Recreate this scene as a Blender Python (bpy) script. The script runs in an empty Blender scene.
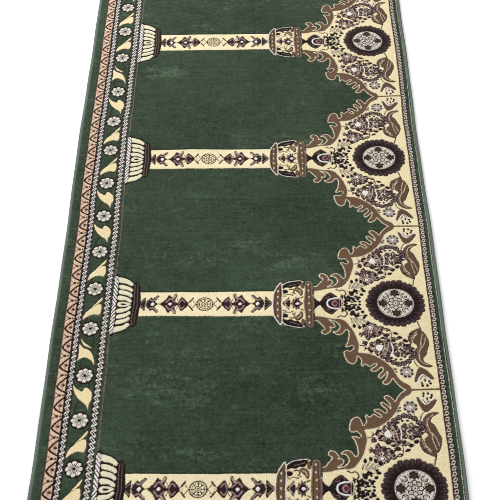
# Green prayer runner carpet with column-and-arch pattern lying on a white floor.
# Carpet plane: x = across the carpet (0..1.2 m), y = along it, z = up.  Design units are millimetres.
import bpy, math, random
import numpy as np
from mathutils import Matrix, Vector
rng = np.random.default_rng(7)
scene = bpy.context.scene
col = scene.collection
P = 630.0            # repeat of the arches, mm
WID = 1206.0         # width incl. binding
V0, V1 = -315.0, 2835.0
RES = 0.625          # design raster, mm
# sRGB colours of the dyed yarns
PAL = {'g': (52, 67, 51), 'c': (240, 225, 181), 's': (243, 229, 188), 'b': (106, 82, 62), 'k': (46, 28, 27), 'n': (30, 19, 21),
       'w': (240, 234, 228), 'o': (228, 210, 182), 'm': (154, 126, 126), 'G': (120, 104, 106), 'r': (104, 36, 46),
       'p': (232, 198, 152), 'y': (229, 223, 192), 'q': (112, 84, 66), 'P': (219, 188, 160), 'e': (40, 50, 38),
       't': (150, 112, 104), 'h': (78, 58, 56), 'v': (229, 221, 206), 'x': (60, 38, 40), 'u': (46, 46, 36), 'O': (244, 231, 200), 'L': (236, 217, 172)}
KEYS = list(PAL)
ID = {k: i for i, k in enumerate(KEYS)}
CAM = (1067.69, 0.880275, -0.0158769, -0.0189394, 0.642532, -1.35446, 2.66418)
WORLD, KEY, EXPO = .72, 170, .25
GAIN = 1.22
# traced motifs of one half repeat: (kind, yarn, points in mm, outline yarn, width, smooth)
SHAPES = {
 'scroll': [
  ('G','',[(806.5,66),(815,68),(822,77),(832.5,90),(835,97.5),(826.5,103),(826,112.5),(834,117.5),(843.5,114.5),(851,105),(854.5,97.5),(851.5,90.5),(859,92.5),(866,87.5),(864.5,78),(857.5,71),(848,64),(866,67.5),(877,76),(882.5,86.5),(879.5,97.5),(871,106),(860.5,107),(869,115.5),(880,118),(889.5,113),(896,103.5),(901.5,98),(907,102),(909,111.5),(908,127),(905,140),(901.5,151),(895.5,161.5),(905,162),(915,157.5),(921,163.5),(917,171),(909,179),(899,176.5),(890,181.5),(891,197.5),(897.5,215.5),(909,224),(920,220.5),(925.5,207.5),(928,197.5),(934.5,200.5),(940,212),(938,224.5),(941.5,232),(949,224),(961,233.5),(966.5,231.5),(977.5,223.5),(983.5,226),(979.5,233),(969,240),(963.5,246.5),(968,250),(978,250),(987.5,243),(996,237),(1000.5,242.5),(998.5,251.5),(990.5,258),(986,265),(985.5,271.5),(991.5,274),(998,268),(1007.5,258),(1012,251.5),(1012,263),(1006,276.5),(997,286.5),(997.5,294),(1005,296.5),(1014.5,291.5),(1022,283),(1027,276),(1034.5,289.5),(1047.5,305),(1063,316),(1079.5,316.5)],None,0,0),
  ('I','',[(1080.5,315),(1073.5,299.5),(1058,289.5),(1045.5,278),(1036.5,259.5),(1029,243),(1014.5,223),(996,206),(975,192.5),(957.5,186),(943.5,184.5),(932.5,182),(935.5,171.5),(937,149),(932,130),(925.5,108),(916,89.5),(899.5,67.5),(882.5,59),(865.5,58.5),(846,55.5),(821,49.5),(806.5,49)],None,0,0),
 ],
 'panel': [
  ('l','k',[(1111,241.5),(1099.5,231),(1095,216)],None,3.2,1),
  ('p','b',[(1089.5,287.5),(1096.5,286),(1101.5,277.5),(1107.5,265.5),(1117.5,262.5),(1128.5,272.5),(1139.5,280.5),(1147,279),(1140.5,265.5),(1130.5,252),(1119.5,242.5),(1111,240.5),(1101.5,247.5),(1097,259),(1092.5,272.5)],'k',1.6,1),
  ('l','w',[(1098.5,286.5),(1107.5,270.5),(1117,266.5),(1129,276.5),(1137,284)],None,5,1),
  ('l','n',[(1105.5,282),(1114,269.5),(1118,268.5),(1126,275.5)],None,2.4,1),
  ('e','n',[(1111,301),(4,5)],None,0,0),
  ('e','n',[(1124.5,301.5),(4,5)],None,0,0),
  ('e','n',[(1134.5,295),(4,5)],None,0,0),
  ('e','n',[(1131.5,286.5),(4,4)],None,0,0),
  ('e','n',[(1120,283),(3,6)],None,0,0),
  ('e','n',[(1109.5,292),(3.5,4)],None,0,0),
  ('p','b',[(1148.5,236),(1127.5,237.5),(1109,226),(1100,206.5),(1101.5,180.5),(1111.5,164),(1100.5,151.5),(1100.5,138.5),(1112.5,119.5),(1127.5,107),(1140.5,122.5),(1147.5,151),(1140.5,173.5),(1132,196.5),(1122.5,207.5),(1127.5,222.5)],'k',1.6,1),
  ('p','b',[(1087,148.5),(1084.5,132.5),(1092,113.5),(1110.5,101),(1123.5,96.5),(1127.5,107.5),(1112,115.5),(1099.5,130.5),(1094.5,153)],'k',1.4,1),
  ('l','k',[(1127,101),(1122,85.5),(1118.5,70)],None,4,1),
  ('l','o',[(1132.5,231),(1117,219.5),(1112,203),(1116,180),(1130.5,157.5),(1138.5,129)],None,1.8,1),
  ('l','o',[(1121.5,166),(1122,148),(1130,117.5)],None,1.8,1),
  ('l','m',[(1113,216),(1108.5,199.5),(1110,180.5),(1120,167.5)],None,1.5,1),
  ('l','o',[(1094,148.5),(1096.5,128),(1114,109)],None,1.6,1),
  ('R','',[(1069,255.5)],None,21,0),
  ('e','n',[(1006,200.5),(10,9)],None,0,0),
  ('e','m',[(1006,200.5),(6,5.4)],None,0,0),
  ('e','k',[(1005.5,199.5),(3.6,3.2)],None,0,0),
  ('e','n',[(1019.5,212),(10,9)],None,0,0),
  ('e','m',[(1019.5,212),(6,5.4)],None,0,0),
  ('e','k',[(1019,211.5),(3.6,3.2)],None,0,0),
  ('e','n',[(1033.5,221.5),(10,9)],None,0,0),
  ('e','m',[(1033.5,221.5),(6,5.4)],None,0,0),
  ('e','k',[(1033,221),(3.6,3.2)],None,0,0),
  ('e','n',[(1048.5,227),(10,9)],None,0,0),
  ('e','m',[(1048.5,227),(6,5.4)],None,0,0),
  ('e','k',[(1048,226.5),(3.6,3.2)],None,0,0),
  ('e','n',[(1063.5,225),(10,9)],None,0,0),
  ('e','m',[(1063.5,225),(6,5.4)],None,0,0),
  ('e','k',[(1063,224),(3.6,3.2)],None,0,0),
  ('e','n',[(1077.5,218),(10,9)],None,0,0),
  ('e','m',[(1077.5,218),(6,5.4)],None,0,0),
  ('e','k',[(1077,217.5),(3.6,3.2)],None,0,0),
  ('e','n',[(1089,205),(10,9)],None,0,0),
  ('e','m',[(1089,205),(6,5.4)],None,0,0),
  ('e','k',[(1088.5,204.5),(3.6,3.2)],None,0,0),
  ('e','n',[(1096,190.5),(10,9)],None,0,0),
  ('e','m',[(1096,190.5),(6,5.4)],None,0,0),
  ('e','k',[(1095.5,190),(3.6,3.2)],None,0,0),
  ('f','k',[(961.5,169.5),(969.5,183.5),(980.5,182),(989,197.5),(1002,190.5),(1010.5,206),(1020,201.5),(1032,182),(1036.5,152.5),(1022.5,132),(1010,142),(995,135),(985,144.5),(970.5,147.5),(968,160),(996.5,167),(22,0)],'n',1.6,'m'),
  ('l','o',[(1011,195),(1021,174.5),(1024,147)],None,2,1),
  ('l','o',[(1004.5,184),(1012.5,164.5),(1013,150)],None,1.6,1),
  ('p','w',[(998.5,179.5),(1007.5,161.5),(994.5,158),(987.5,167)],None,0,1),
  ('f','k',[(1036,188),(1047,202),(1057.5,198),(1067.5,205),(1077,195),(1093.5,189),(1087,174),(1092.5,156),(1075.5,156),(1064,147.5),(1053.5,154.5),(1041.5,152),(1035,166),(1060.5,175.5),(20,0)],'n',1.6,'G'),
  ('p','w',[(1061.5,184),(1069.5,175.5),(1060,167.5),(1052.5,175.5)],None,0,1),
  ('p','k',[(950,178.5),(962,168),(948.5,158),(954,168.5)],None,0,0),
  ('f','k',[(949,113.5),(957,121),(958,129.5),(967.5,140.5),(974.5,129.5),(983.5,131),(991.5,124.5),(1002.5,120),(1009,109),(1016,94),(1006.5,88),(998.5,89.5),(990.5,78),(979,75),(972,70.5),(963.5,77),(963.5,85.5),(952,94),(956,104),(974.5,91.5),(24,0)],'n',1.6,'m'),
  ('l','G',[(967,120.5),(979,114),(988.5,101.5),(987,86)],None,2.2,1),
  ('l','m',[(960.5,111),(970,101.5),(970,84.5)],None,2.2,1),
  ('l','o',[(995.5,109.5),(1005.5,93.5)],None,1.8,1),
  ('l','G',[(983.5,117.5),(993.5,104.5),(998.5,93)],None,1.6,1),
  ('p','w',[(975,97),(979.5,91.5),(974,86.5),(970.5,91.5)],None,0,1),
  ('l','k',[(968,136.5),(981,123),(995.5,125.5),(1008.5,116.5),(1028,117),(1036,113)],None,3,1),
  ('l','k',[(1030,152),(1034,136),(1036,117),(1032.5,101.5)],None,3,1),
  ('p','k',[(1014,97),(1023,107.5),(1034,105),(1027,96)],None,0,1),
  ('p','k',[(988.5,150.5),(991,137),(1002.5,142),(1015,145),(1003,150.5)],None,0,1),
  ('p','k',[(1034,135.5),(1042,129),(1059.5,139.5),(1044.5,141.5)],None,0,1),
  ('p','k',[(1010.5,122),(1020,128.5),(1031.5,122),(1020,117)],None,0,1),
  ('p','k',[(1039,113),(1047.5,121.5),(1058,119.5),(1050,111.5)],None,0,1),
  ('p','k',[(1001.5,131.5),(1009,136.5),(1019,134.5),(1009.5,129)],None,0,1),
  ('l','m',[(992,145.5),(1002.5,145.5)],None,1.6,1),
  ('l','o',[(1018.5,100),(1028.5,102)],None,1.4,1),
  ('l','o',[(1038,135.5),(1052.5,137.5)],None,1.4,1),
  ('l','G',[(918.5,57),(923,71),(927.5,84)],None,2.6,1),
  ('l','G',[(925,58),(933,74),(944,90)],None,2.6,1),
  ('l','G',[(932.5,58.5),(944,72.5),(956,84.5)],None,2.6,1),
  ('l','G',[(940,58),(955,69),(968,77.5)],None,2.6,1),
  ('l','G',[(948.5,59),(963,67),(973,70.5)],None,2.6,1),
  ('e','n',[(927,85.5),(5.5,7)],None,0,0),
  ('e','n',[(943,91),(5.5,7)],None,0,0),
  ('e','n',[(956,86),(5.5,7)],None,0,0),
  ('e','n',[(969,78),(5.5,7)],None,0,0),
  ('l','n',[(916,55.5),(918.5,66.5),(920,75.5)],None,1.5,1),
  ('l','n',[(928.5,58),(937.5,75.5),(945.5,83)],None,1.5,1),
  ('l','n',[(936,57.5),(949.5,72.5),(962,81.5)],None,1.5,1),
  ('l','n',[(945.5,57.5),(961,67),(972,73.5)],None,1.5,1),
  ('l','k',[(999.5,139.5),(1008,128.5),(1024,131)],None,3,1),
  ('l','m',[(1013.5,139),(1029.5,133),(1037,123.5)],None,2.5,1),
  ('p','k',[(1067,145.5),(1080.5,151),(1084.5,142),(1072,135.5)],'o',0.8,1),
  ('p','k',[(1030.5,141),(1041,148.5),(1048.5,144.5),(1041,134.5)],'o',0.8,1),
  ('p','k',[(1049.5,132),(1061,138.5),(1069,132),(1059,124.5)],'o',0.8,1),
  ('l','n',[(1096,190.5),(1088.5,174),(1089,154.5)],None,2,1),
  ('l','n',[(1073.5,239.5),(1079,227.5),(1079.5,218)],None,2.5,1),
  ('e','k',[(1091.5,180.5),(4.5,4)],None,0,0),
  ('e','k',[(1096,170.5),(4.5,4)],None,0,0),
  ('e','k',[(957,155.5),(4.5,4)],None,0,0),
  ('e','k',[(960,146),(4.5,4)],None,0,0),
  ('e','k',[(1030.5,205.5),(4.5,4)],None,0,0),
  ('e','k',[(1042,210.5),(4.5,4)],None,0,0),
  ('e','k',[(1056.5,210.5),(4.5,4)],None,0,0),
  ('e','n',[(928,42),(7,6)],None,0,0),
  ('e','n',[(939,47.5),(6,6)],None,0,0),
  ('e','n',[(933.5,50),(4,7)],None,0,0),
  ('e','n',[(958,55.5),(5,5)],None,0,0),
  ('e','n',[(963,47.5),(7,5)],None,0,0),
  ('e','n',[(955,33.5),(6,6)],None,0,0),
  ('e','n',[(946,21.5),(7,5)],None,0,0),
  ('e','n',[(943,15.5),(5,6)],None,0,0),
  ('e','n',[(919.5,40.5),(4,8)],None,0,0),
  ('e','n',[(925,33.5),(7,5)],None,0,0),
  ('e','n',[(914.5,25),(5,7)],None,0,0),
  ('e','n',[(921,20.5),(6,5)],None,0,0),
  ('e','n',[(928,15.5),(6,7)],None,0,0),
  ('e','n',[(936.5,25.5),(5,5)],None,0,0),
  ('e','n',[(915.5,11.5),(6,7)],None,0,0),
  ('e','n',[(933.5,7),(6,4)],None,0,0),
  ('e','n',[(947.5,5.5),(5,4)],None,0,0),
  ('e','n',[(924,4.5),(5,3)],None,0,0),
  ('e','n',[(941.5,39.5),(4,4)],None,0,0),
  ('l','n',[(912,46.5),(922.5,42),(939.5,45.5),(960.5,50)],None,2,1),
  ('l','n',[(910,19),(926.5,19),(945.5,19)],None,2,1),
  ('l','G',[(912.5,31),(930,27.5),(943.5,29.5)],None,1.8,1),
  ('l','w',[(1032.5,192.5),(1036.5,174),(1032.5,151)],None,4,1),
  ('p','w',[(998.5,181),(1008.5,161.5),(994.5,156.5),(986.5,167)],None,0,1),
  ('p','w',[(1061.5,184.5),(1070,175.5),(1059.5,167),(1052,175.5)],None,0,1),
  ('p','w',[(975,98),(980.5,91.5),(974,86),(969.5,91.5)],None,0,1),
 ],
 'vase': [
  ('p','n',[(803.5,36.5),(806,24.5),(814,14),(823.5,8),(829.5,18.5),(839.5,32),(857,43),(869,35),(881.5,21.5),(885,9.5),(885,-4),(802,-4)],'o',1,1),
  ('l','b',[(834.5,12.5),(842,26),(856.5,36),(869.5,26)],None,1.8,1),
  ('l','w',[(879.5,20),(864,19),(853,14.5),(847.5,8),(845,-4)],None,5.5,1),
  ('l','m',[(843.5,21.5),(849,21.5),(852,27.5)],None,2,1),
  ('p','m',[(858.5,-4),(862,8),(869,13),(875.5,9.5),(878.5,-4)],None,0,1),
  ('p','r',[(862.5,-4),(867,6.5),(875.5,5.5),(876,-4)],None,0,1),
  ('l','m',[(883.5,20),(884,-4)],None,2.5,1),
  ('p','n',[(885.5,-4),(886,15.5),(892,31),(897.5,24.5),(894.5,12.5),(896,-4)],None,0,1),
  ('l','o',[(889.5,21.5),(892,9.5),(891.5,-4)],None,3,1),
  ('l','k',[(876,54),(887.5,48),(896,52),(904,46.5),(906.5,36.5),(899.5,28),(890.5,33)],None,4,1),
  ('e','n',[(904.5,21.5),(6,6)],None,0,0),
  ('e','n',[(907.5,11),(7,6)],None,0,0),
  ('e','n',[(901.5,6.5),(5,5)],None,0,0),
  ('e','n',[(906,0.5),(6,4)],None,0,0),
 ],
 'capital': [
  ('p','c',[(703,-4.5),(704.5,67),(720,78.5),(742,85),(762,88),(773,89),(775.5,85.5),(773,-4.5)],'n',1.2,1),
  ('p','n',[(705,62),(708,70),(722.5,80.5),(745,86.5),(767,89),(765,78.5),(756,66),(744,66.5),(732.5,60),(719.5,62),(706,54.5)],None,0,1),
  ('l','w',[(706.5,72),(721.5,82.5),(745,88.5),(767,91)],None,2.2,1),
  ('l','m',[(728,70),(743.5,74.5),(758.5,80)],None,1.6,1),
  ('p','n',[(706,51.5),(716.5,54),(724.5,49.5),(723,41.5),(714.5,38),(706.5,40.5)],None,0,1),
  ('l','k',[(728.5,54.5),(739,56),(744.5,49.5),(742,43)],None,4,1),
  ('p','b',[(767,81),(774,83.5),(774.5,64),(769,59),(764.5,70)],'k',1.2,1),
  ('p','b',[(745,57),(752.5,64),(762.5,60),(769.5,50.5),(769.5,36),(763.5,31),(759,40.5),(752,47)],'k',1.6,1),
  ('l','o',[(750.5,56),(760.5,50.5),(764.5,39.5)],None,1.6,1),
  ('p','n',[(731.5,-4.5),(733.5,2.5),(738,9),(740.5,19.5),(745,15.5),(749.5,27),(753.5,19.5),(760,24.5),(760.5,13),(766.5,6),(770.5,-4.5)],None,0,1),
  ('l','m',[(736.5,-4.5),(739,5.5),(744,11.5),(749,20)],None,3,1),
  ('l','m',[(767,-4.5),(762.5,5.5),(758.5,14.5),(754,15.5)],None,2.6,1),
  ('p','w',[(746.5,-4.5),(748.5,2),(753.5,5.5),(759,2),(761,-4.5)],None,0,1),
  ('p','k',[(707.5,-4.5),(710,6),(717,11),(727,24),(727.5,15),(731,7.5),(729,-4.5)],'m',1.4,1),
  ('l','o',[(711.5,-2.5),(717.5,6.5),(725.5,15.5)],None,2,1),
  ('p','x',[(718,-4.5),(723,5.5),(726,-4.5)],None,0,1),
  ('l','k',[(706.5,37.5),(716,32.5),(727,35.5),(735.5,32.5)],None,2.6,1),
  ('l','k',[(706.5,24),(712,28.5),(718.5,26.5)],None,2.2,1),
  ('l','n',[(764,21.5),(771.5,26)],None,4,1),
  ('e','k',[(739.5,41.5),(2.6,3)],None,0,0),
  ('e','k',[(745.5,38),(2.6,3)],None,0,0),
  ('e','k',[(738.5,32.5),(2.6,3)],None,0,0),
 ],
 'ring': [
  ('p','b',[(677.5,-4.5),(677.5,24),(680.5,44),(689.5,63),(704.5,77),(703,-4.5)],'w',3,1),
  ('e','o',[(692.5,47),(2.4,4.5)],None,0,0),
  ('e','o',[(692,24),(2.4,4.5)],None,0,0),
  ('e','o',[(692,0),(2.4,4.5)],None,0,0),
  ('l','k',[(684,-4.5),(684,24),(688.5,47),(696,60.5)],None,1.6,1),
  ('l','k',[(699.5,-4.5),(700.5,67)],None,1.6,1),
 ],
 'ring2': [
  ('p','b',[(776,-4),(777,36.5),(781,81),(788,87),(799,83),(798.5,36.5),(801.5,27.5),(802.5,-4)],'m',2.2,1),
  ('e','o',[(788.5,74),(2.2,4.2)],None,0,0),
  ('e','o',[(788,50.5),(2.2,4.2)],None,0,0),
  ('e','o',[(790,26),(2.2,4.2)],None,0,0),
  ('e','o',[(790,-0.5),(2.2,4.2)],None,0,0),
  ('l','k',[(783.5,79.5),(780.5,-4)],None,1.2,1),
  ('l','k',[(796.5,79.5),(795,36.5),(796.5,-4)],None,1.2,1),
 ],
 'base': [
  ('p','n',[(178.5,114.5),(198.5,111.5),(220.5,103.5),(235,90.5),(243.5,74.5),(249,-5.5),(188.5,-5.5)],None,0,1),
  ('p','y',[(186.5,107.5),(199,106),(215.5,100),(229,90.5),(237.5,78.5),(231,72),(216.5,81),(197,85.5),(192,89.5),(187.5,94.5)],None,0,1),
  ('p','y',[(194,76),(210.5,74.5),(227,67),(237,56.5),(233,48.5),(218,57),(196.5,62)],None,0,1),
  ('p','y',[(195,55),(212,53),(228.5,45.5),(237.5,34.5),(233,27),(219.5,35.5),(196.5,41.5)],None,0,1),
  ('p','y',[(194,32.5),(210.5,31.5),(228.5,23.5),(237.5,11.5),(231,7),(218,15.5),(195.5,18)],None,0,1),
  ('p','y',[(197.5,-5.5),(196.5,7),(209,10),(225,7),(238.5,-1),(239,-5.5)],None,0,1),
  ('p','n',[(201.5,-5.5),(206,2.5),(216,3.5),(226.5,-2.5),(226.5,-5.5)],None,0,1),
  ('p','n',[(242,-5.5),(239.5,41.5),(239.5,81),(247,86.5),(255,81.5),(259.5,65),(264,-5.5)],None,0,1),
  ('l','G',[(243,78.5),(243,41.5),(246,-5.5)],None,2,1),
  ('l','b',[(251,78.5),(252,41.5),(255,-5.5)],None,2.5,1),
 ],
 'shaft': [
  ('l','n',[(503,23),(517,3),(527,-5.5)],None,5,1),
  ('l','n',[(508.5,-10.5),(527,13),(535.5,22)],None,5,1),
  ('p','k',[(522.5,-10.5),(524.5,11),(539,27),(548,11),(554.5,0),(552,-10.5)],None,0,1),
  ('l','m',[(529.5,8),(539,17.5),(547,3)],None,4,1),
  ('e','o',[(512,0),(5.5,7)],None,0,0),
  ('p','k',[(551,-10.5),(552,2),(559.5,14.5),(553,32),(559,39.5),(569,26.5),(579.5,34.5),(589,17.5),(604,3),(611.5,0),(604,-10.5)],None,0,1),
  ('l','m',[(557.5,33),(567.5,19.5),(576.5,20.5),(586.5,7)],None,5,1),
  ('l','m',[(559.5,7),(567.5,14.5)],None,4,1),
  ('l','e',[(582.5,20.5),(591.5,8)],None,4,1),
  ('l','o',[(558.5,34.5),(568.5,21.5)],None,1.6,1),
  ('p','w',[(569,0),(574.5,5.5),(580.5,0),(574.5,-5.5)],None,0,1),
  ('p','k',[(612.5,0),(621.5,11),(609.5,28.5),(615.5,34),(629,21.5),(634.5,26.5),(644,14.5),(650.5,0),(644,-10.5),(616.5,-10.5)],None,0,1),
  ('l','m',[(614.5,28),(626.5,14.5),(637.5,17)],None,5,1),
  ('l','e',[(639.5,14.5),(645.5,3)],None,3.5,1),
  ('p','w',[(623,0),(629,7),(635,0),(629,-7)],None,0,1),
  ('p','k',[(651.5,-10.5),(651.5,2),(652.5,26.5),(664,14.5),(677,0),(671,-10.5)],None,0,1),
  ('l','m',[(655.5,17.5),(664,7),(673.5,0)],None,2.6,1),
  ('l','n',[(482.5,-8),(493,0),(503.5,14.5)],None,2,1),
  ('l','n',[(601.5,0),(616.5,0)],None,3,1),
  ('l','n',[(644.5,14.5),(652.5,7)],None,2,1),
  ('l','n',[(550,11),(554,20.5)],None,2,1),
 ],
 'leaf': [
  ('/','L',[(-28,-42.5),(-23.5,-19),(-10,-2),(8,14),(22,17),(26.5,10.5),(27,-11.5),(20.5,-25.5),(6.5,-23),(-10,-29)],'x',1.6,1),
  ('/','L',[(25.5,45),(24.5,30),(11,15.5),(-7.5,2.5),(5.5,19)],'x',1.6,1),
  ('\\','L',[(-31.5,45),(-20.5,32),(-2.5,21),(3.5,34),(17,29.5),(27,14),(27.5,-7.5),(21.5,-22.5),(20.5,-42),(13.5,-26),(-3,-12),(-17.5,3.5),(-27,23)],'x',1.6,1),
  ('W','L',[(-27,54.5),(-13,35.5),(13.5,13.5),(0,16.5),(-15.5,26.5)],'x',1.6,1),
  ('W','L',[(-28,28),(-13,15),(4.5,6),(18.5,-15.5),(26,-54),(14.5,-33),(-5,-21),(-20,-25.5),(-29,-32.5),(-26.5,-6.5)],'x',1.6,1),
 ],
}

# ---------------------------------------------------------------- raster helpers (flat weave design)
class Canvas:
    def __init__(s, u0, u1, w0, w1, fill='g'):
        s.u = np.arange(u0 + RES/2, u1, RES); s.w = np.arange(w0 + RES/2, w1, RES)
        s.c = np.full((len(s.w), len(s.u)), ID[fill], np.uint8)
        s.l = np.zeros(s.c.shape, np.uint8)          # part label
    def box(s, u0, u1, w0, w1):
        i0, i1 = np.searchsorted(s.u, (u0, u1)); j0, j1 = np.searchsorted(s.w, (w0, w1))
        return slice(j0, j1), slice(i0, i1)
    def put(s, sl, m, c, lab=None):
        m = np.broadcast_to(m, s.c[sl].shape)
        if c is not None: s.c[sl][m] = ID[c]
        if lab is not None: s.l[sl][m] = lab
def smooth(pts, closed, n=5):
    p = np.array(pts, float); N = len(p)
    if N < 3: return p
    out = []
    for i in range(N if closed else N-1):
        if closed: a, b, c, d = p[(i-1) % N], p[i], p[(i+1) % N], p[(i+2) % N]
        else: a, b, c, d = p[max(i-1, 0)], p[i], p[i+1], p[min(i+2, N-1)]
        for t in np.arange(n)/n:
            out.append(.5*((2*b)+(c-a)*t+(2*a-5*b+4*c-d)*t*t+(3*b-3*c+d-a)*t**3))
    if not closed: out.append(p[-1])
    return np.array(out)
def inside(cv, p):
    sl = cv.box(p[:,0].min()-1, p[:,0].max()+1, p[:,1].min()-1, p[:,1].max()+1)
    U = cv.u[sl[1]][None,:]; Wv = cv.w[sl[0]][:,None]
    m = np.zeros((Wv.shape[0], U.shape[1]), bool)
    q = np.roll(p, -1, 0)
    for (x0, y0), (x1, y1) in zip(p, q):
        if y0 == y1: continue
        rows = (Wv[:,0] > y0) != (Wv[:,0] > y1)
        if not rows.any(): continue
        xs = (x1-x0)*(Wv[rows]-y0)/(y1-y0)+x0
        m[rows] ^= (U < xs)
    return sl, m
def stroke(cv, p, w, c, lab=None):
    h = w/2
    for (x0, y0), (x1, y1) in zip(p[:-1], p[1:]):
        sl = cv.box(min(x0, x1)-h-1, max(x0, x1)+h+1, min(y0, y1)-h-1, max(y0, y1)+h+1)
        U = cv.u[sl[1]][None,:]; Wv = cv.w[sl[0]][:,None]
        L = (x1-x0)**2+(y1-y0)**2+1e-9
        t = np.clip(((U-x0)*(x1-x0)+(Wv-y0)*(y1-y0))/L, 0, 1)
        cv.put(sl, (U-x0-t*(x1-x0))**2+(Wv-y0-t*(y1-y0))**2 < h*h, c, lab)
def fill(cv, p, c, lab=None, oc=None, ow=0):
    sl, m = inside(cv, p); cv.put(sl, m, c, lab)
    if oc: stroke(cv, np.vstack([p, p[:1]]), ow, oc, lab)
def ell(cv, x, y, ru, rv, c, lab=None):
    sl = cv.box(x-ru-1, x+ru+1, y-rv-1, y+rv+1)
    U = cv.u[sl[1]][None,:]; Wv = cv.w[sl[0]][:,None]
    cv.put(sl, ((U-x)/ru)**2+((Wv-y)/rv)**2 < 1, c, lab)
def rosette(cv, x, y, r, n, petal, gap, centre, lab=None, phase=0.0, sq=1.0):
    sl = cv.box(x-r-4, x+r+4, y-r*sq-4, y+r*sq+4)
    U = cv.u[sl[1]][None,:]-x; Wv = (cv.w[sl[0]][:,None]-y)/sq
    R = np.hypot(U, Wv); a = (np.arctan2(Wv, U)/(2*math.pi)*n+phase) % 1
    edge = r*(.68+.32*np.sqrt(np.abs(np.sin(a*math.pi))))
    cv.put(sl, R < edge+2.2, gap, lab)
    cv.put(sl, (R < edge) & (np.minimum(a, 1-a)*2*math.pi/n*R > 1.1), petal, lab)
    cv.put(sl, (R < r*.66) & (R > r*.34) & (np.abs(a-.5)*2*math.pi/n*R < .9), gap, lab)
    cv.put(sl, R < r*.2, centre, lab)
def draw(cv, name, lab=None, mir=None):
    for kind, c, pts, oc, ow, sm in SHAPES[name]:
        if mir is not None: pts = [(2*mir-x, y) for x, y in pts] if kind != 'e' else [(2*mir-pts[0][0], pts[0][1]), pts[1]]
        if kind == 'p': fill(cv, smooth(pts, True) if sm else np.array(pts, float), c, lab, oc, ow)
        elif kind == 'l': stroke(cv, smooth(pts, False), ow, c, lab)
        elif kind == 'e': ell(cv, pts[0][0], pts[0][1], pts[1][0], pts[1][1], c, lab)
        elif kind == 'f':
            (cx, cy), (nn, _) = pts[-2:]
            p = smooth(pts[:-2], True); sl, m = inside(cv, p)
            A = np.arctan2(cv.w[sl[0]][:,None]-cy, cv.u[sl[1]][None,:]-cx); Rr = np.hypot(cv.w[sl[0]][:,None]-cy, cv.u[sl[1]][None,:]-cx)
            fr = (A/(2*math.pi)*round(nn*.7)+.22*np.sin(Rr/4+3*A)+.5*np.sin(A*3)) % 1
            cv.put(sl, m, c, lab); cv.put(sl, m & (np.abs(fr-.5) < .17) & (Rr > 9), sm); cv.put(sl, m & (np.abs(fr-.5) < .24) & (Rr > 12+3*np.sin(A*5)) & (Rr < 23) & (np.sin(A*5) > -.2), 'o'); cv.put(sl, m & (Rr > 8) & (Rr < 10.5), 'o')
            stroke(cv, np.vstack([p, p[:1]]), ow, oc, lab)
        elif kind == 'R': rosette(cv, pts[0][0], pts[0][1], ow, 8, 'h', 'v', 'w', lab); 

# part labels.  1..99 run the full length; labels >=10 belong to the repeat
FIELD, MARGIN_L, LATTICE, ROPE_A, FLOWER, ROPE_B, ROPE_R, MARGIN_R, BASE, SHAFT, CAPITAL, SCROLL, PANEL, MEDAL = range(14)

# ---------------------------------------------------------------- the repeat (half, mirrored about the column axis)
cv = Canvas(173, 1160, 0, 315)
G = SHAPES['scroll'][0][2]; I = SHAPES['scroll'][1][2]
Gs, Is = smooth(G, False, 4), smooth(I, False, 4)
fill(cv, np.vstack([Is[::-1], [(1081, 316), (1162, 316), (1162, 0), (806, 0)]]), 'c', PANEL)
draw(cv, 'panel', PANEL)
bl = (cv.c == ID['b']) & (cv.l == PANEL)
UU_, WW_ = cv.u[None,:], cv.w[:,None]
ph = (UU_*.55+WW_*.8+6*np.sin(UU_/9))/6.0 % 1
cv.c[bl & (ph < .22)] = ID['x']; cv.c[bl & (ph > .5) & (ph < .6)] = ID['q']
rr = random.Random(5)
def sprig(x, y, a, L, n_, c='k'):
    pts = [(x, y)]
    for i_ in range(n_):
        a += rr.uniform(-.25, .45); x += L*math.cos(a); y += L*math.sin(a); pts.append((x, y))
        for sgn in (-1, 1):
            b = a+sgn*1.0; ex, ey = x+6.5*math.cos(b), y+6.5*math.sin(b)
            stroke(cv, np.array([(x, y), (ex, ey)]), 5.4, c, PANEL); stroke(cv, np.array([((x+ex)/2, (y+ey)/2), (ex, ey)]), 1.3, 'm', PANEL)
    stroke(cv, smooth(pts, False), 1.6, c, PANEL)
for q in ((1030, 236, 1.0, 8, 3), (1050, 176, -.4, 7, 3), (948, 138, 1.2, 7, 2), (1010, 196, -.5, 6, 2),
          (1086, 184, -1.2, 7, 2), (940, 108, .9, 7, 2), (958, 196, -.3, 6, 2)): sprig(*q)
# scattered small foliage
for (x, y, a) in [(986, 222, .6), (1098, 118, .5), (1010, 113, 1.0), (945, 158, .2)]:
    stroke(cv, np.array([(x-6*math.cos(a), y-6*math.sin(a)), (x+6*math.cos(a), y+6*math.sin(a))]), 3.4, 'k', PANEL)
fill(cv, np.vstack([Gs, Is]), 'b', SCROLL)
stroke(cv, Is, 2.6, 'o', SCROLL)
stroke(cv, Gs, 3.0, 'o', SCROLL)
stroke(cv, np.array([(1078, 314.6), (1160, 314.6)]), 5, 'b', SCROLL)
for a in ([(884, 112), (872, 122)],):
    pass
stroke(cv, smooth([(826, 56), (836, 72), (846, 84), (838, 100)], False), 1.6, 'q', SCROLL)
stroke(cv, smooth([(872, 66), (900, 86), (918, 110), (922, 146), (914, 176)], False), 1.6, 'q', SCROLL)
stroke(cv, smooth([(940, 194), (985, 212), (1012, 240), (1030, 275), (1052, 300)], False), 1.6, 'q', SCROLL)
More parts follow.
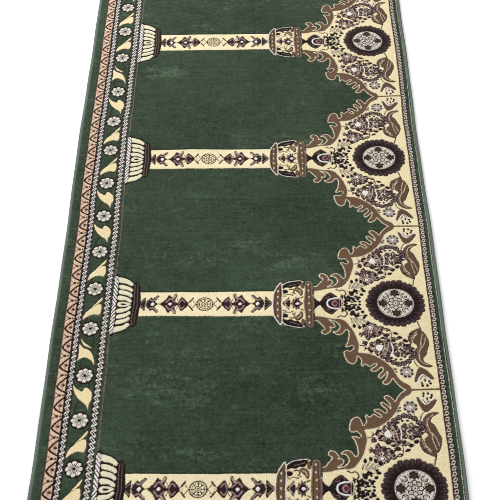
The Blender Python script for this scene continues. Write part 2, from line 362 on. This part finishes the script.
# pale halo round every dark motif
dark = np.isin(cv.c, [ID[k] for k in 'knbx']) & (cv.l == PANEL)
for _ in range(2):
    d2 = dark.copy(); d2[1:] |= dark[:-1]; d2[:-1] |= dark[1:]; d2[:,1:] |= dark[:,:-1]; d2[:,:-1] |= dark[:,1:]; dark = d2
cv.c[dark & (cv.c == ID['c'])] = ID['O']
# medallion
mx = 1058.0
U = cv.u[None,:]-mx; Wv = cv.w[:,None]; R = np.hypot(U, Wv); A = np.arctan2(Wv, U)
al = (slice(None), slice(None))
n = 30; a = (A/(2*math.pi)*n) % 1; ka = np.floor(A/(2*math.pi)*n)
edge = 84+6*np.sqrt(np.abs(np.sin(a*math.pi)))+2*np.sin(ka*2.3)
cv.put(al, R < edge+2, 'G', MEDAL); cv.put(al, R < edge, 'n', MEDAL)
jit = np.sin(ka*2.3)*4
for off, r0, wd, c_ in ((.5, 68, .15, 'x'), (.3, 76, .05, 'h'), (.7, 70, .06, 'h'), (.5, 80, .12, 'h')):
    cv.put(al, (R < edge-1.5) & (R > r0+jit) & (np.abs(a+.03*np.sin(R/3)-off) < wd), c_)
cv.put(al, (R > 76) & (R < edge) & (a < .05), 'G')
cv.put(al, (R < 57), 'G'); cv.put(al, R < 55.5, 'v'); cv.put(al, R < 53.5, 'n'); cv.put(al, R < 52, 'v')
for k in range(8):
    t = k*math.pi/4; cx, cy = mx+39.5*math.cos(t), 39.5*math.sin(t)
    if cy < -12: continue
    if k % 2 == 0:
        rosette(cv, cx, cy, 12, 6, 'n', 'h', 'x', MEDAL)
        ell(cv, mx+29*math.cos(t), 29*math.sin(t), 3.5, 3.5, 'h')
    else:
        arc = [(cx+9*math.cos(t+b), cy+9*math.sin(t+b)) for b in np.linspace(.75, 2*math.pi-.75, 16)]
        stroke(cv, np.array(arc), 3.4, 'n')
        arc = [(cx+4.5*math.cos(t+b), cy+4.5*math.sin(t+b)) for b in np.linspace(.9, 2*math.pi-.9, 12)]
        stroke(cv, np.array(arc), 2.4, 'h')
    t += math.pi/8
    stroke(cv, np.array([(mx+46*math.cos(t), 46*math.sin(t)), (mx+29*math.cos(t), 29*math.sin(t))]), 3, 'h')
for k in range(8):
    t = k*math.pi/4; ell(cv, mx+17.5*math.cos(t), 17.5*math.sin(t), 8.4, 8.4, 'x')
for k in range(8):
    t = k*math.pi/4; ell(cv, mx+17*math.cos(t), 17*math.sin(t), 5, 5, 'o' if k % 2 else 'w'); ell(cv, mx+17*math.cos(t), 17*math.sin(t), 1.8, 1.8, 't')
ell(cv, mx, 0, 8.5, 8.5, 'k'); ell(cv, mx, 0, 6.5, 6.5, 'w'); ell(cv, mx, 0, 3, 3, 'n')
# column
draw(cv, 'vase', PANEL)
sl = cv.box(246, 690, 0, 48.5); cv.put(sl, np.ones(cv.c[sl].shape, bool), 'n', SHAFT)
sl = cv.box(246, 690, 0, 46.2); cv.put(sl, np.ones(cv.c[sl].shape, bool), 's', SHAFT)
uc = 466.0
draw(cv, 'shaft', SHAFT); draw(cv, 'shaft', SHAFT, mir=uc)
ell(cv, uc, 0, 26.5, 26.5, 'k', SHAFT); ell(cv, uc, 0, 22.8, 22.8, 's', SHAFT)
for k in range(8):
    t = k*math.pi/4+.39; x, y = uc+13.5*math.cos(t), 13.5*math.sin(t)
    ell(cv, x, y, 6.4, 6.4, 'k'); ell(cv, x, y, 4.0, 4.0, 's')
    stroke(cv, np.array([(uc+18*math.cos(t+.39), 18*math.sin(t+.39)), (uc+23*math.cos(t+.39), 23*math.sin(t+.39))]), 2.6, 'k')
ell(cv, uc, 0, 4.5, 4.5, 'n'); ell(cv, uc, 0, 2, 2, 's')
for nm in ('capital', 'ring', 'ring2'): draw(cv, nm, CAPITAL)
draw(cv, 'base', BASE)
# twisted cord between the inner rope stripe and the base petals
sl = cv.box(176, 191, 0, 112); UU = (cv.u[sl[1]][None,:]-183.5)/7.5; WW = cv.w[sl[0]][:,None]
cv.put(sl, np.abs(UU) < 2, 'n', BASE)
cv.put(sl, (np.abs(UU) < .85) & (((WW/15+.75*UU) % 1) < .62), 'w', BASE)
# thin rose line that edges the field
sl = cv.box(179.2, 181.2, 114, 315); m = np.ones(cv.c[sl].shape, bool); cv.put(sl, m, 't')

half = cv.c; halfl = cv.l
per = np.vstack([half[::-1], half]); perl = np.vstack([halfl[::-1], halfl])      # -315 .. 315
NR = int(round((V1-V0)/P))

# ---------------------------------------------------------------- full-length borders
def rope(cv, u0, u1, p, lab, skew=.55, ph=0., bg='n'):
    sl = cv.box(u0, u1, V0, V1); c = (u0+u1)/2; h = (u1-u0)/2
    s = (cv.u[sl[1]][None,:]-c)/h; w = cv.w[sl[0]][:,None]
    f = (w/p+skew*s*.5+.13*np.sin(s*3.1)+ph) % 1
    cv.put(sl, np.abs(s) < 2, bg, lab)
    e = ((f-.42)/.40)**2+(s/.92)**2
    cv.put(sl, e < 1, 'w' if bg == 'n' else 'v'); cv.put(sl, (e < .27) | (np.abs(f-.42-.30*s) < .055), 'x')
    cv.put(sl, (np.abs(s) > .62) & (np.abs(s) < .9) & (f > .48) & (f < .6), 'h')
lb = Canvas(0, 173, V0, V1)
lb.l[:] = MARGIN_L
sl = lb.box(36, 70, V0, V1); lb.put(sl, np.ones(lb.c[sl].shape, bool), 'P', LATTICE)
sl = lb.box(36, 37.4, V0, V1); lb.put(sl, np.ones(lb.c[sl].shape, bool), 'x', LATTICE)
sl = lb.box(37.4, 39.4, V0, V1); lb.put(sl, np.ones(lb.c[sl].shape, bool), 't', LATTICE)
k = 0; v = V0-40
while v < V1+40:
    arc = smooth([(70, v+29), (60, v+21), (51, v+12), (44.5, v+3), (42, v-3), (46, v-10), (57, v-18), (70, v-25)], False)
    stroke(lb, arc, 6.0, 'n')
    stroke(lb, smooth([(62, v+14), (54, v+4), (53, v-2), (60, v-11)], False), 2.2, 't')
    ell(lb, 59.5, v+1, 5, 5, 'x'); ell(lb, 60, v+1, 2.2, 2.4, 'r')
    ell(lb, 52, v+35, 5.4, 4.6, 'x'); stroke(lb, np.array([(40, v+25), (47, v+32)]), 2.6, 'h'); stroke(lb, np.array([(40, v+45), (47, v+38)]), 2.6, 'h'); ell(lb, 62, v+35, 3, 4, 'h')
    v += 69.0
sl = lb.box(66.5, 71.5, V0, V1); lb.put(sl, np.ones(lb.c[sl].shape, bool), 'n', LATTICE)
rope(lb, 71.5, 87.5, 19.0, ROPE_A)
sl = lb.box(87.5, 153, V0, V1); lb.put(sl, np.ones(lb.c[sl].shape, bool), 'g', FLOWER)
sl = lb.box(87.5, 91.5, V0, V1); lb.put(sl, np.ones(lb.c[sl].shape, bool), 'u')
sl = lb.box(149, 153, V0, V1); lb.put(sl, np.ones(lb.c[sl].shape, bool), 'u')
FL = [-242, -90, 63, 217, 368, 537, 691, 843, 997, 1148, 1307, 1454, 1612, 1802, 1957, 2107, 2262, 2415, 2570, 2722]
KIND = ['/', '/', '/', '\\', 'W', '/', '/', '\\', '\\', '/', '/', '\\', 'W', '/', '/', '\\', '\\', '/', '/']
def leaf(cu, cw, kd):
    for s_ in SHAPES['leaf']:
        if s_[0] != kd: continue
        q = smooth([(cu+x, cw+y) for x, y in s_[2]], True)
        fill(lb, q, 'L', None, 'x', 1.6)
vine = smooth([(119.5+19*math.sin(i_*math.pi/2+.8), V0+i_*39.0) for i_ in range(82)], False, 8)
stroke(lb, vine, 5, 'u')
for v in FL:
    ell(lb, 119.5, v, 28.5, 29.5, 'n'); rosette(lb, 119.5, v, 24.5, 8, 'v', 'n', 'n', phase=.5)
for i, kd in enumerate(KIND):
    m = (FL[i]+FL[i+1])/2
    leaf(119.5, m, kd)
rope(lb, 153, 171.5, 19.0, ROPE_B, ph=.3)
rb = Canvas(1160, 1206, V0, V1)
rb.l[:] = MARGIN_R
sl = rb.box(1159, 1164, V0, V1); rb.put(sl, np.ones(rb.c[sl].shape, bool), 'x', ROPE_R)
rope(rb, 1164, 1178, 17.5, ROPE_R, skew=-.75, bg='x')
sl = rb.box(1189.5, 1191.2, V0, V1); rb.put(sl, np.ones(rb.c[sl].shape, bool), 'v')
sl = rb.box(1178, 1179.6, V0, V1); rb.put(sl, np.ones(rb.c[sl].shape, bool), 'n', ROPE_R)

full = np.hstack([lb.c, np.vstack([per]*NR), rb.c])
labs = perl.astype(np.int16)
labs = np.vstack([np.where(labs >= 8, labs+16*(k+1), np.where(labs == 0, 16*(k+1), labs)) for k in range(NR)])
# niche fields run from one column axis to the next
fieldrow = np.clip(np.floor((np.arange(labs.shape[0])*RES+V0)/P).astype(int)+2, 1, 9)
labs = np.where((labs % 16) == 0, 16*fieldrow[:,None], labs)
# a stray field strip left of the thin line belongs to the inner rope stripe
fl = np.hstack([lb.l.astype(np.int16), labs, rb.l.astype(np.int16)])

# ---------------------------------------------------------------- to knots (1.25 mm)
lin = lambda c: np.array([((x/255+.055)/1.055)**2.4 if x > 10 else x/3294 for x in c])
pal = np.array([lin(PAL[k]) for k in KEYS])
NV, NU = full.shape[0]//2, full.shape[1]//2
def lowfreq(nv, nu):
    g = rng.standard_normal((nv, nu)); y = np.linspace(0, nv-1.001, NV); x = np.linspace(0, nu-1.001, NU)
    yi, xi = y.astype(int), x.astype(int); fy, fx = (y-yi)[:,None], (x-xi)[None,:]
    fy, fx = fy*fy*(3-2*fy), fx*fx*(3-2*fx)
    return (g[yi][:,xi]*(1-fy)*(1-fx)+g[yi+1][:,xi]*fy*(1-fx)+g[yi][:,xi+1]*(1-fy)*fx+g[yi+1][:,xi+1]*fy*fx).astype(np.float32)
# the weave is never perfectly true: slow drift of the drawing plus stray tufts at every colour boundary
dv = lowfreq(26, 10)*1.3+lowfreq(90, 34)*.7; du_ = lowfreq(26, 10)*1.2+lowfreq(90, 34)*.6
J0 = (np.arange(NV)*2)[:,None]; I0 = (np.arange(NU)*2)[None,:]
tv = rng.standard_normal((NV, NU)).astype(np.float32)*1.05; tu = rng.standard_normal((NV, NU)).astype(np.float32)*1.05
rgb = np.zeros((NV, NU, 3), np.float32)
for a_ in (0, 1):
    for b_ in (0, 1):
        jj = np.clip(np.rint(J0+a_+dv+tv), 0, NV*2-1).astype(np.int32); ii = np.clip(np.rint(I0+b_+du_+tu), 0, NU*2-1).astype(np.int32)
        rgb += pal[full[jj, ii]].astype(np.float32)*.25
jj = np.clip(np.rint(J0+dv), 0, NV*2-1).astype(np.int32); ii = np.clip(np.rint(I0+du_), 0, NU*2-1).astype(np.int32)
lab = fl[jj, ii]; fid = full[jj, ii]
# carved relief: outlines sunk, grooves where the colour changes
hk = np.zeros(len(KEYS), np.float32)
for k_, h_ in {'g': 0, 'c': .2, 's': .2, 'b': .55, 'k': -.5, 'n': -.6, 'x': -.3, 'w': .5, 'o': .35, 'y': .6, 'p': .6, 'P': .2, 'v': .6, 'h': .1}.items(): hk[ID[k_]] = h_
H = hk[fid]
def blur(a, n=1):
    for _ in range(n):
        b = np.pad(a, 1, mode='edge'); a = (b[:-2,1:-1]+b[2:,1:-1]+b[1:-1,:-2]+b[1:-1,2:]+2*a)/6
    return a
edge = np.zeros_like(H)
edge[:, 1:] += fid[:, 1:] != fid[:, :-1]; edge[1:] += fid[1:] != fid[:-1]
isg = (fid == ID['g']).astype(np.float32)
ge = np.abs(isg-blur(isg, 3))
H = blur(H, 1)-2.0*np.clip(blur(ge, 1), 0, .6)-.5*np.clip(edge, 0, 1)
# pile: tuft noise, weft rows, soft tracks left by rolling and brushing
n1 = rng.standard_normal(H.shape).astype(np.float32)
n2 = blur(rng.standard_normal(H.shape).astype(np.float32), 3)*2.4
rowsn = blur(np.repeat(rng.standard_normal((NV, 1)).astype(np.float32), 3, 1), 1)[:, 1:2]
streak = lowfreq(700, 24)*.6+lowfreq(260, 40)*.5
cloud = lowfreq(46, 20)*.6+lowfreq(120, 50)*.5
brush_sheen = np.clip(lowfreq(46, 9)+.6*lowfreq(150, 26)+.6*lowfreq(330, 90)-.45, 0, 2.4)  # lighter patches: sheen of brushed pile, painted into the field colour
wide = lowfreq(16, 7)
mott = lowfreq(420, 160)
H = H+.15*n1+.18*n2+.05*rowsn
# dye variation: heathery yarn, weft streaks and cloudy mottling, plus painted sheen of leaning pile (most visible on the plain field)
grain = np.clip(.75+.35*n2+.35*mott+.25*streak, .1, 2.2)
colsn = np.repeat(rng.standard_normal((1, NU)).astype(np.float32), NV, 0)
var = (.045+.13*isg)*n1+(.04+.11*isg)*n2+isg*(.10*streak+.09*cloud+.06*rowsn+.04*colsn+.17*brush_sheen*grain+.08*wide-.02+.10*mott)+(1-isg)*(.02*streak+.025*wide)
rgb += (isg*brush_sheen*grain)[:,:,None]*np.array([.0045, .0050, .0042], np.float32)
for c_ in range(3): rgb[:,:,c_] = .55*rgb[:,:,c_]+.45*blur(rgb[:,:,c_], 1)
rgb /= GAIN
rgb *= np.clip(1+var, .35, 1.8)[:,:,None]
UND = np.clip(.0016*lowfreq(14, 5)+.0006, 0, .005)
xs = (np.arange(NU)+.5)*RES*2; ys = V0+(np.arange(NV)+.5)*RES*2
wob = 1.8*np.sin(ys/310.)+1.2*np.sin(ys/133.+1)+.5*np.sin(ys/47.)
X = (xs[None,:]+wob[:,None]*1.0)/1000; Y = np.repeat(ys[:,None]/1000, NU, 1)
# pile rolls down to the selvedge on both sides
du = np.minimum(xs-9, 1195-xs); roll = np.where(du < 9, -4.5*(1-np.clip(du, 0, 9)/9)**2, 0)
Z = (10.0+H+roll[None,:]+.6*lowfreq(30, 12)+UND*1000)/1000
X, Y, Z = X.astype(np.float32), Y.astype(np.float32), Z.astype(np.float32)

# ---------------------------------------------------------------- materials
def nodes(name):
    m = bpy.data.materials.new(name); m.use_nodes = True
    return m, m.node_tree.nodes, m.node_tree.links, m.node_tree.nodes['Principled BSDF']
def pile_material():
    m, N, L, b = nodes('wool_pile')
    at = N.new('ShaderNodeAttribute'); at.attribute_name = 'dye'
    tc = N.new('ShaderNodeTexCoord')
    no = N.new('ShaderNodeTexNoise'); no.inputs['Scale'].default_value = 420; no.inputs['Detail'].default_value = 3
    L.new(tc.outputs['Object'], no.inputs['Vector'])
    mr = N.new('ShaderNodeMapRange'); mr.inputs['From Min'].default_value = .3; mr.inputs['From Max'].default_value = .7
    mr.inputs['To Min'].default_value = .85; mr.inputs['To Max'].default_value = 1.12
    L.new(no.outputs['Fac'], mr.inputs['Value'])
    mul = N.new('ShaderNodeVectorMath'); mul.operation = 'SCALE'
    L.new(at.outputs['Color'], mul.inputs[0]); L.new(mr.outputs['Result'], mul.inputs['Scale'])
    L.new(mul.outputs['Vector'], b.inputs['Base Color'])
    b.inputs['Roughness'].default_value = 1; b.inputs['Specular IOR Level'].default_value = .1
    b.inputs['Sheen Weight'].default_value = SHEEN; b.inputs['Sheen Roughness'].default_value = .45
    b.inputs['Sheen Tint'].default_value = (.95, .95, .82, 1)
    bp = N.new('ShaderNodeBump'); bp.inputs['Strength'].default_value = .35; bp.inputs['Distance'].default_value = .0006
    L.new(no.outputs['Fac'], bp.inputs['Height']); L.new(bp.outputs['Normal'], b.inputs['Normal'])
    return m
def plain(name, c, rough=.9, vary=.15, scale=200):
    m, N, L, b = nodes(name)
    tc = N.new('ShaderNodeTexCoord'); no = N.new('ShaderNodeTexNoise'); no.inputs['Scale'].default_value = scale; no.inputs['Detail'].default_value = 4
    L.new(tc.outputs['Object'], no.inputs['Vector'])
    mx_ = N.new('ShaderNodeMix'); mx_.data_type = 'RGBA'
    mx_.inputs[6].default_value = (*[x*(1-vary) for x in c], 1); mx_.inputs[7].default_value = (*[min(1, x*(1+vary)) for x in c], 1)
    L.new(no.outputs['Fac'], mx_.inputs[0]); L.new(mx_.outputs[2], b.inputs['Base Color'])
    b.inputs['Roughness'].default_value = rough; b.inputs['Specular IOR Level'].default_value = .2
    return m
SHEEN = .16
M_pile = pile_material()
M_bind = plain('serged_edge_yarn', tuple(lin((98, 110, 99))), vary=.25, scale=500)
M_back = plain('woven_backing', tuple(lin((150, 150, 128))))
M_floor = plain('white_floor', (.93, .93, .93), vary=.004, scale=3)

# ---------------------------------------------------------------- objects
def link(name, me, parent=None, **props):
    o = bpy.data.objects.new(name, me); col.objects.link(o)
    if parent: o.parent = parent
    for k, v in props.items(): o[k] = v
    return o
root = link('prayer_carpet', None, label='long dark green prayer carpet with cream columns, arches and medallions on a white floor', category='carpet')
cell = lab[:-1, :-1]
okm = (xs[:-1] > 9) & (xs[1:] < 1195)
idx = np.arange(NU*NV, dtype=np.int32).reshape(NV, NU)
PX, PY_, PZ = X.ravel(), Y.ravel(), Z.ravel()
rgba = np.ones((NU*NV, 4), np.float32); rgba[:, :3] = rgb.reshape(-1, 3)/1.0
def sub(L_, name, parent, **props):
    m = (cell == L_) & okm[None,:]
    if not m.any(): return None
    j, i = np.nonzero(m)
    q = np.stack([idx[j, i], idx[j, i+1], idx[j+1, i+1], idx[j+1, i]], 1).astype(np.int32)
    used = np.zeros(NU*NV, bool); used[q.ravel()] = True
    rem = np.cumsum(used).astype(np.int32)-1
    vi = np.nonzero(used)[0]; q = rem[q].ravel()
    me = bpy.data.meshes.new(name)
    co = np.stack([PX[vi], PY_[vi], PZ[vi]], 1).ravel()
    me.vertices.add(len(vi)); me.vertices.foreach_set('co', co)
    me.loops.add(len(q)); me.loops.foreach_set('vertex_index', q)
    nf = len(q)//4
    me.polygons.add(nf); me.polygons.foreach_set('loop_start', np.arange(nf, dtype=np.int32)*4)
    me.polygons.foreach_set('use_smooth', np.ones(nf, bool))
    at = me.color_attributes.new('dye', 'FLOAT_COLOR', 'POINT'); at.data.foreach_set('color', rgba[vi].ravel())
    me.materials.append(M_pile); me.update(calc_edges=True)
    return link(name, me, parent, **props)
sub(MARGIN_L, 'border_margin', root); sub(LATTICE, 'lattice_band', root)
sub(ROPE_A, 'rope_stripe', root); sub(FLOWER, 'flower_band', root); sub(ROPE_B, 'rope_stripe', root)
sub(ROPE_R, 'rope_stripe', root); sub(MARGIN_R, 'border_margin', root)
for k in range(0, NR+2): sub(16*k, 'niche_field', root) if k else None
for k in range(NR):
    o = 16*(k+1)
    c_ = link('column', None, root); c_.location = (0, 0, 0)
    sub(BASE+o, 'column_base', c_); sub(SHAFT+o, 'column_shaft', c_); sub(CAPITAL+o, 'column_capital', c_)
    pn = sub(PANEL+o, 'arch_panel', root)
    sub(SCROLL+o, 'leaf_scroll', pn); sub(MEDAL+o, 'medallion', pn)
# backing slab and serged edges
def boxmesh(name, x0, x1, y0, y1, z0, z1, mat, parent, **props):
    vs = [(x, y, z) for z in (z0, z1) for y in (y0, y1) for x in (x0, x1)]
    me = bpy.data.meshes.new(name); me.from_pydata(vs, [], [(0, 2, 3, 1), (4, 5, 7, 6), (0, 1, 5, 4), (2, 6, 7, 3), (0, 4, 6, 2), (1, 3, 7, 5)])
    me.materials.append(mat); me.update(); return link(name, me, parent, **props)
boxmesh('backing', .008, 1.198, V0/1000+.004, V1/1000-.004, .0006, .0048, M_back, root)
def binding(cx, r, rz):
    ys_ = np.arange(V0, V1, 1.0); nseg = 12; vs = []; fs = []
    for j, y in enumerate(ys_):
        wv = 1.8*math.sin(y/310.)+1.2*math.sin(y/133.+1)+.5*math.sin(y/47.)
        for a_ in range(nseg):
            t = 2*math.pi*a_/nseg
            rr = 1+.13*math.sin(2*math.pi*(y/4.4)+1.2*math.cos(t))+.07*random.random()
            vs.append(((cx+wv+r*rr*math.cos(t))/1000, y/1000, max(.0003, (rz+rz*.94*rr*math.sin(t))/1000)))
    for j in range(len(ys_)-1):
        for a_ in range(nseg):
            b_ = (a_+1) % nseg; fs.append((j*nseg+a_, j*nseg+b_, (j+1)*nseg+b_, (j+1)*nseg+a_))
    fs.append(tuple(range(nseg))); fs.append(tuple(range((len(ys_)-1)*nseg, len(ys_)*nseg))[::-1])
    for _ in range(1500):                                   # stray fibres of the serging yarn
        y = random.uniform(V0, V1); t = random.uniform(-.3, math.pi+.3); L_ = random.uniform(1.2, 3.4); k0 = len(vs); tw = random.uniform(-1, 1)
        wv = 1.8*math.sin(y/310.)+1.2*math.sin(y/133.+1)+.5*math.sin(y/47.)
        x0, z0 = cx+wv+r*math.cos(t), rz+rz*.9*math.sin(t); x1, z1 = x0+L_*math.cos(t), max(.5, z0+L_*.6*math.sin(t))
        vs += [(x0/1000, (y-.35)/1000, z0/1000), (x0/1000, (y+.35)/1000, z0/1000), (x0/1000, y/1000, (z0+.5)/1000), (x1/1000, (y+2.5*tw)/1000, z1/1000)]
        fs += [(k0, k0+1, k0+3), (k0+1, k0+2, k0+3), (k0+2, k0, k0+3)]
    me = bpy.data.meshes.new('edge_binding'); me.from_pydata(vs, [], fs); me.materials.append(M_bind)
    me.polygons.foreach_set('use_smooth', np.ones(len(fs), bool)); me.update()
    return link('edge_binding', me, root)
random.seed(3)
binding(6.5, 6.0, 4.4); binding(1197.5, 5.4, 4.4)
fl_ = boxmesh('floor', -12, 13, -12, 14, -.05, 0, M_floor, None, kind='structure')

# ---------------------------------------------------------------- camera
f, th, ya, ro, cx, cy, cz = CAM
cz += .0115        # the fit was made on the plane of the pile, which stands this high above the floor
F = Vector((math.sin(ya)*math.cos(th), math.cos(ya)*math.cos(th), -math.sin(th)))
Rt = F.cross(Vector((0, 0, 1))).normalized(); Up = Rt.cross(F)
R2 = Rt*math.cos(ro)+Up*math.sin(ro); U2 = -Rt*math.sin(ro)+Up*math.cos(ro)
cd = bpy.data.cameras.new('camera'); cam = bpy.data.objects.new('camera', cd); col.objects.link(cam)
mt = Matrix((R2, U2, -F)).transposed().to_4x4(); mt.translation = (cx, cy, cz); cam.matrix_world = mt
cd.sensor_width = 36; cd.lens = f/500*36; cd.clip_end = 100; cd.clip_start = .05
scene.camera = cam

# ---------------------------------------------------------------- light: bright white studio
w = bpy.data.worlds.new('World'); scene.world = w; w.use_nodes = True
w.node_tree.nodes['Background'].inputs[0].default_value = (1, 1, 1, 1); w.node_tree.nodes['Background'].inputs[1].default_value = WORLD
def area(name, loc, target, size, power, colr=(1, 1, 1)):
    l = bpy.data.lights.new(name, 'AREA'); l.energy = power; l.size = size; l.color = colr
    o = bpy.data.objects.new(name, l); col.objects.link(o); o.location = loc
    o.rotation_euler = (Vector(target)-Vector(loc)).to_track_quat('-Z', 'Y').to_euler(); return o
area('softbox', (-2.6, 4.0, 2.9), (.6, 1.1, 0), 2.2, KEY)
scene.view_settings.view_transform = 'Standard'; scene.view_settings.look = 'None'
scene.view_settings.exposure = EXPO; scene.view_settings.gamma = 1
scene.render.engine = 'CYCLES'
scene.render.resolution_x = 1024; scene.render.resolution_y = 1024
